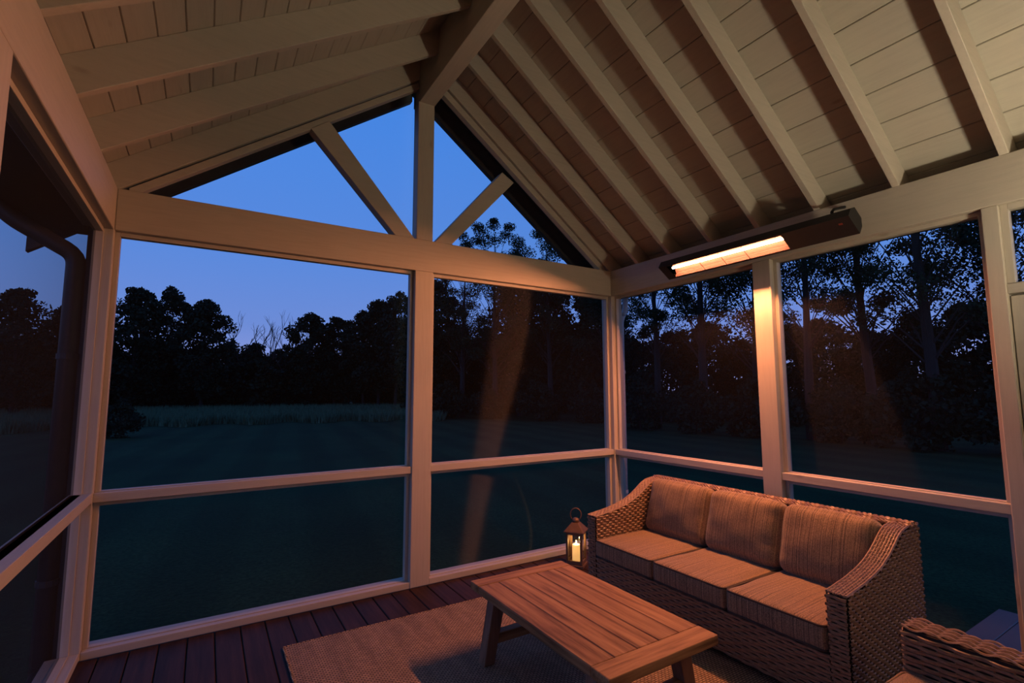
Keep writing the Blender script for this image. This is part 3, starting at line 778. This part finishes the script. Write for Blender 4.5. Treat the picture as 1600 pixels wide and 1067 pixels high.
plo = bpy.data.objects.new('candle_glow', pld); C.objects.link(plo); plo.parent = can; plo.location = (0, 0, .150 * S)

# ------------------------------------------------------------------ outside: landing, ground
la = tag(empty('landing', (4.70, -2.9, -.15)), 'blue grey painted plank landing outside the right screen', 'landing')
y = -2.225
lm = MB().box(W + .16 - 4.70, 5.445 - 4.70, -.068, .068, -.03, 0).mesh('plank', MLAND)
for k in range(9): piece('plank', lm, (0, -2.295 - .14 * k + 2.9, 0), la, .004)
MB().box(W + .16, 5.42, -3.50, -2.25, -.48, -.182).build('landing_frame', MLAND, la)
GZ = -.5
def grass_mat():
    m, n, l, b = mat('lawn_grass')
    mp = mapping(n, l, (1, 1, 1))
    a = noise(n, l, mp, .35, 5); f = noise(n, l, mp, 22, 4, .7)
    wv_ = n.new('ShaderNodeTexWave'); wv_.wave_type = 'BANDS'; wv_.bands_direction = 'X'; wv_.inputs['Scale'].default_value = .16; wv_.inputs['Distortion'].default_value = .6
    l.new(mapping(n, l, (1, 1, 1), rot=(0, 0, math.radians(8))), wv_.inputs['Vector'])
    r = ramp(n, l, f.outputs[0], ((.3, (.010, .024, .010)), (.7, (.032, .072, .030))))
    s_ = ramp(n, l, wv_.outputs[0], ((.3, (.86, .86, .86)), (.7, (1.08, 1.08, 1.08))))  # mowing stripes: directional sheen painted in as lighter and darker bands
    c = mixc(n, l, 1.0, r.outputs[0], s_.outputs[0], 'MULTIPLY')
    g = ramp(n, l, a.outputs[0], ((.3, (.75, .75, .75)), (.7, (1.1, 1.1, 1.0))))
    l.new(mixc(n, l, 1.0, c, g.outputs[0], 'MULTIPLY'), b.inputs['Base Color'])
    b.inputs['Roughness'].default_value = 1; b.inputs['Specular IOR Level'].default_value = .1
    bump(n, l, f.outputs[0], b, .6, .05)
    return m
MGRASS = grass_mat()
gd = MB(); N = 24; R = 150
for i in range(N + 1):
    for j in range(N + 1):
        gd.v.append((-R + 2 * R * i / N, -60 + 2 * R * j / N, GZ))
for i in range(N):
    for j in range(N):
        gd.f.append((i * (N + 1) + j, (i + 1) * (N + 1) + j, (i + 1) * (N + 1) + j + 1, i * (N + 1) + j + 1))
tag(gd.build('ground', MGRASS, None), 'mown lawn and field stretching to the tree line', None, kind='structure')

def leafmesh(name, P, Nn, size, m_, seedv, aspect=.6):
    """many small leaf quads at P with random orientation"""
    rs = np.random.RandomState(seedv); k = len(P)
    a = rs.normal(size=(k, 3)); a /= np.linalg.norm(a, axis=1)[:, None]
    b_ = rs.normal(size=(k, 3)); b_ -= a * (a * b_).sum(1)[:, None]; b_ /= np.linalg.norm(b_, axis=1)[:, None]
    s_ = (size * rs.uniform(.6, 1.35, k))[:, None]
    V = np.stack([P - a * s_, P + b_ * s_ * aspect, P + a * s_, P - b_ * s_ * aspect], 1).reshape(-1, 3) * S
    me = bpy.data.meshes.new(name); me.vertices.add(4 * k); me.vertices.foreach_set('co', V.astype(np.float32).ravel())
    me.loops.add(4 * k); me.loops.foreach_set('vertex_index', np.arange(4 * k, dtype=np.int32))
    me.polygons.add(k); me.polygons.foreach_set('loop_start', np.arange(0, 4 * k, 4, dtype=np.int32))
    me.materials.append(m_); me.update(); me.validate(); return me
def leaf_mat(name, c0, c1):
    m, n, l, b = mat(name)
    t = noise(n, l, mapping(n, l, (1, 1, 1)), 1.2, 3)
    r = ramp(n, l, t.outputs[0], ((.3, c0), (.7, c1))); l.new(r.outputs[0], b.inputs['Base Color'])
    b.inputs['Roughness'].default_value = .8; b.inputs['Specular IOR Level'].default_value = .15
    return m
MLEAF = leaf_mat('broad_leaves', (.010, .020, .010), (.022, .040, .018))
MLEAF2 = leaf_mat('dark_leaves', (.008, .014, .008), (.016, .026, .013))
MNEED = leaf_mat('needles', (.007, .014, .009), (.014, .025, .014))
MBARK = plain('bark', (.018, .015, .013), .95)
def tree_parts(seed, h, r, crown0, ncl, per, leaf, m_, clr=1.0, top=1.0):
    """trunk with forks, leaf clumps grown round the branch ends"""
    rs = random.Random(seed); npr = np.random.RandomState(seed)
    tk = MB(); lean = (rs.uniform(-.03, .03), rs.uniform(-.03, .03))
    th_ = h * .86; pts = []; rad = []
    for i in range(9):
        t = i / 8; pts.append((lean[0] * h * t + .12 * math.sin(3 * t + seed), lean[1] * h * t + .10 * math.sin(4 * t + seed * 2), th_ * t)); rad.append(.0145 * h * (1 - t) ** .8 + .012)
    tk.tube(pts, rad, 8)
    cl = []
    for k in range(ncl):
        t = crown0 + (1 - crown0) * (k + rs.random()) / ncl
        a = k * 2.4 + rs.uniform(-.5, .5)
        shape = math.sin(math.pi * min(1, max(.04, (t - crown0) / (1 - crown0) * .86 + .14))) ** .6
        d = r * shape * rs.uniform(.35, 1.0)
        i = min(7, int(t * .9 * 8)); bp = Vector(pts[i]).lerp(Vector(pts[i + 1]), t * .9 * 8 - i)
        tip = Vector((bp.x + d * math.cos(a), bp.y + d * math.sin(a), h * t * top + rs.uniform(-.2, .3)))
        base = Vector(bp) - Vector((0, 0, d * .45)); base.z = max(base.z, h * .12)
        i = min(7, int(base.z / th_ * 8)); bb = Vector(pts[i]).lerp(Vector(pts[i + 1]), base.z / th_ * 8 - i)
        mid = bb.lerp(tip, .5) + Vector((0, 0, .1 * d)); r0 = .0032 * h * (1 - t * .6)
        tk.tube([bb, mid, tip], [r0, r0 * .65, r0 * .25], 5, cap=False)
        cl.append((tip, clr * rs.uniform(.55, 1.1) * (.55 + .5 * shape)))
    P = []
    for c_, cr_ in cl:
        q = npr.normal(size=(per, 3)); q /= np.linalg.norm(q, axis=1)[:, None]; q *= (npr.uniform(0, 1, per) ** .5)[:, None]
        P.append(np.array(c_) + q * np.array([cr_, cr_, cr_ * .72]))
    return tk, leafmesh('foliage', np.concatenate(P), None, leaf, m_, seed)
def conifer_parts(seed, h, r):
    rs = random.Random(seed); npr = np.random.RandomState(seed); tk = MB()
    tk.tube([(0, 0, 0), (0, 0, h * .5), (0, 0, h * .98)], [.016 * h, .010 * h, .01], 7); P = []
    n_ = int(h * 3.4)
    for k in range(n_):
        t = .10 + .89 * k / n_; L = r * (1 - t) ** .8 * rs.uniform(.7, 1.1) + .1
        for j in range(6):
            a = j * 1.05 + k * .6 + rs.uniform(-.2, .2); m_ = max(6, int(L * 26))
            s_ = npr.uniform(.05, 1, m_); wob = npr.normal(size=(m_, 3)) * .09 * (1 + L * .3)
            P.append(np.stack([s_ * L * math.cos(a), s_ * L * math.sin(a), h * t - s_ * L * .32 + .0 * s_], 1) + wob)
            if k % 2 == 0: tk.tube([(0, 0, h * t), (L * .8 * math.cos(a), L * .8 * math.sin(a), h * t - L * .26)], [.02, .006], 4, cap=False)
    return tk, leafmesh('foliage', np.concatenate(P), None, .11, MNEED, seed, .35)
def bare_parts(seed, h):
    rs = random.Random(seed); tk = MB()
    def br(p_, d, L, r0, dep):
        q = p_ + d * L; tk.tube([p_, p_.lerp(q, .5) + Vector((rs.uniform(-.06, .06) * L, rs.uniform(-.06, .06) * L, 0)), q], [r0, r0 * .8, r0 * .6], 5 if dep < 2 else 3, cap=False)
        if dep >= 5 or L < .12: return
        for _ in range(2 if dep else 4):
            e = (d + Vector((rs.uniform(-.55, .55), rs.uniform(-.55, .55), rs.uniform(.0, .35)))).normalized()
            br(p_.lerp(q, rs.uniform(.6, 1)), e, L * rs.uniform(.55, .78), r0 * .58, dep + 1)
    br(Vector((0, 0, 0)), Vector((0, 0, 1)), h * .38, .014 * h, 0)
    return tk
VAR = {}
def variant(key, tk, fol):
    VAR[key] = (tk.mesh('trunk', MBARK), fol)
variant('lacy1', *tree_parts(3, 13.5, 3.4, .34, 46, 420, .058, MLEAF, .85))
variant('lacy2', *tree_parts(11, 13.0, 3.0, .38, 42, 420, .058, MLEAF, .82))
variant('lacy3', *tree_parts(23, 14.0, 3.6, .30, 48, 420, .058, MLEAF, .87))
variant('full1', *tree_parts(31, 12.0, 3.6, .16, 64, 170, .19, MLEAF2, 1.35))
variant('full2', *tree_parts(47, 12.5, 3.0, .12, 60, 170, .19, MLEAF2, 1.30))
variant('full3', *tree_parts(37, 12.5, 3.3, .28, 54, 150, .17, MLEAF2, 1.05))
variant('low1', *tree_parts(53, 8.0, 3.2, .05, 54, 170, .17, MLEAF2, 1.35))
variant('low2', *tree_parts(61, 7.5, 3.4, .03, 54, 170, .17, MLEAF2, 1.40))
variant('shrub', *tree_parts(71, 2.6, 1.6, .05, 30, 120, .11, MLEAF2, .7))
variant('conifer', *conifer_parts(5, 12.0, 2.2))
VAR['bare'] = (bare_parts(8, 11.0).mesh('trunk', MBARK), None)
rT = random.Random(99)
def tree(name, key, bearing, dist, scale, label, group, cat='tree'):
    a = math.radians(bearing)
    x, y = CAM[0] + dist * math.sin(a), CAM[1] + dist * math.cos(a)
    t = tag(empty(name, (x, y, GZ), rT.uniform(0, 6.28)), label, cat, group)
    t.scale = (scale * rT.uniform(.92, 1.08),) * 2 + (scale,)
    tk, fo = VAR[key]
    piece('trunk', tk, (0, 0, 0), t)
    if fo is not None: piece('foliage', fo, (0, 0, 0), t)
    return t
G1, G2, G3 = 'trees of the far tree line across the field', 'tall trees at the wood edge beyond the right screens', 'low trees filling the dark wood'
# far line across the field (left part)
far = [(-5.9, 62, 'full2', .98, 'tall rounded tree at the left end of the far tree line'), (-3.4, 64, 'full3', 1.02, 'tall open crowned tree left in the far tree line'),
       (-.3, 60, 'full1', .93, 'broad rounded dark tree in the far tree line'), (9.3, 62, 'full1', .90, 'rounded tree right of the bare trees in the far line'),
       (12.0, 63, 'full2', .86, 'narrow tree near the middle of the far line'), (15.0, 60, 'full3', .88, 'open crowned tree left of the conifers'),
       (17.3, 66, 'conifer', 1.06, 'dark conifer by the center post in the far tree line'), (18.9, 62, 'conifer', .98, 'dark conifer behind the center post of the porch'), (20.8, 58, 'full2', .92, 'dark tree just left of the center post'), (16.6, 58, 'full1', 1.0, 'broad dark tree in front of the conifers'), (18.6, 57, 'full3', 1.02, 'dark round topped tree between conifers and center post')]
for b_, d, k, s_, lb in far: tree('conifer_tree' if k == 'conifer' else 'broadleaf_tree', k, b_, d, s_, lb, G1)
for i, (b_, d, s_) in enumerate(((2.9, 66, 1.18), (5.6, 66, 1.22), (7.4, 64, 1.08))): tree('bare_tree', 'bare', b_, d, s_, 'leafless tree rising thinly above the far tree line', 'bare trees of the far tree line')
b_ = -19.0; i = 0
while b_ < 23:
    tree('broadleaf_tree', ('low1', 'low2', 'full1')[i % 3], b_, 70 + 3 * (i % 2), (.98, 1.02, .62)[i % 3], 'low dark tree filling the far tree line across the field', 'low trees of the far tree line'); b_ += 2.3; i += 1
for i in range(28):
    tree('field_edge_shrub', 'shrub', -18.5 + 1.55 * i, 64 + (i % 3) * 1.5, 1.5 + .25 * (i % 4), 'dark shrub at the foot of the far tree line', 'shrubs below the far tree line', 'shrub')
for b_, d, k, s_, lb in [(-13.5, 50, 'full2', .74, 'tree seen through the left screen above the rail'), (-10.3, 54, 'full1', .74, 'rounded tree beside the dark downspout behind the left screen')]:
    tree('broadleaf_tree', k, b_, d, s_, lb, G1)
# wood edge beyond the right half of the gable wall
ORD = ['first', 'second', 'third', 'fourth', 'fifth', 'sixth', 'seventh', 'eighth', 'ninth', 'tenth']
mid = [(22.6, 41, 'full1', .90), (26.0, 37, 'lacy1', 1.0), (29.6, 36, 'lacy3', 1.04), (32.6, 39, 'full2', .98), (36.0, 35, 'lacy2', 1.06), (39.6, 37, 'full1', .95), (43.0, 33, 'lacy1', 1.0)]
for i, (b_, d, k, s_) in enumerate(mid): tree('broadleaf_tree', k, b_, d, s_, ORD[i] + ' tall tree right of the center post behind the gable screen', 'tall wood edge trees behind the gable screen')
near = [(48, 27, 'lacy2', 1.0), (53, 25, 'lacy1', 1.05), (58, 26, 'lacy3', 1.0), (63, 23, 'lacy2', 1.0), (68, 24, 'lacy1', 1.05), (72, 21, 'lacy3', 1.0), (77, 23, 'lacy2', 1.0), (82, 21, 'lacy1', 1.0)]
for i, (b_, d, k, s_) in enumerate(near): tree('broadleaf_tree', k, b_, d, s_, ORD[i] + ' tall open tree right of the wall corner, behind the sofa', G2)
i = 0; b_ = 22.0
while b_ < 88:
    d = 44 if b_ < 44 else 33
    tree('broadleaf_tree', ('low1', 'low2')[i % 2], b_, d + 2 * (i % 3), (.92 if d > 40 else .72) * (1, 1.1, .95)[i % 3], 'low dark tree filling the wood beyond the right screens', G3); b_ += 3.0 if d > 40 else 3.6; i += 1
for i, (b_, d, s_) in enumerate(((24, 36, .9), (29, 35, .8), (35, 33, .9), (41, 31, .8), (46, 26, .9), (52, 24, .8), (58, 23, .9), (65, 22, .8), (71, 21, .9), (77, 21, .8), (83, 21, .9))):
    tree('understory_shrub', 'shrub', b_, d, s_, 'dark shrub along the wood edge beyond the right screens', 'shrubs along the wood edge', 'shrub')
tree('field_shrub', 'shrub', -6.6, 27, .55, 'small dark shrub at the left edge of the mown lawn', None, 'shrub')
# tall grass of the unmown field
rs_ = np.random.RandomState(4); K = 42000
bb = np.radians(rs_.uniform(-24, 24, K)); dd = 34 + 30 * rs_.uniform(0, 1, K) ** 1.4 + 1.2 * np.sin(bb * 60)
px_, py_ = CAM[0] + dd * np.sin(bb), CAM[1] + dd * np.cos(bb)
hh = rs_.uniform(.35, .75, K); wd = rs_.uniform(.03, .07, K); an = rs_.uniform(0, 6.28, K); lx, ly = rs_.normal(size=K) * .12, rs_.normal(size=K) * .12
V = np.empty((K, 3, 3)); V[:, 0] = np.stack([px_ - wd * np.cos(an), py_ - wd * np.sin(an), np.full(K, GZ)], 1); V[:, 1] = np.stack([px_ + wd * np.cos(an), py_ + wd * np.sin(an), np.full(K, GZ)], 1); V[:, 2] = np.stack([px_ + lx, py_ + ly, GZ + hh], 1)
me = bpy.data.meshes.new('tall_grass'); me.vertices.add(3 * K); me.vertices.foreach_set('co', (V * S).astype(np.float32).ravel())
me.loops.add(3 * K); me.loops.foreach_set('vertex_index', np.arange(3 * K, dtype=np.int32)); me.polygons.add(K); me.polygons.foreach_set('loop_start', np.arange(0, 3 * K, 3, dtype=np.int32))
me.materials.append(leaf_mat('dry_grass', (.055, .095, .05), (.09, .14, .08))); me.update(); me.validate()
tg = bpy.data.objects.new('tall_grass', me); C.objects.link(tg); tag(tg, 'tall unmown grass in front of the far tree line', 'grass', kind='stuff')
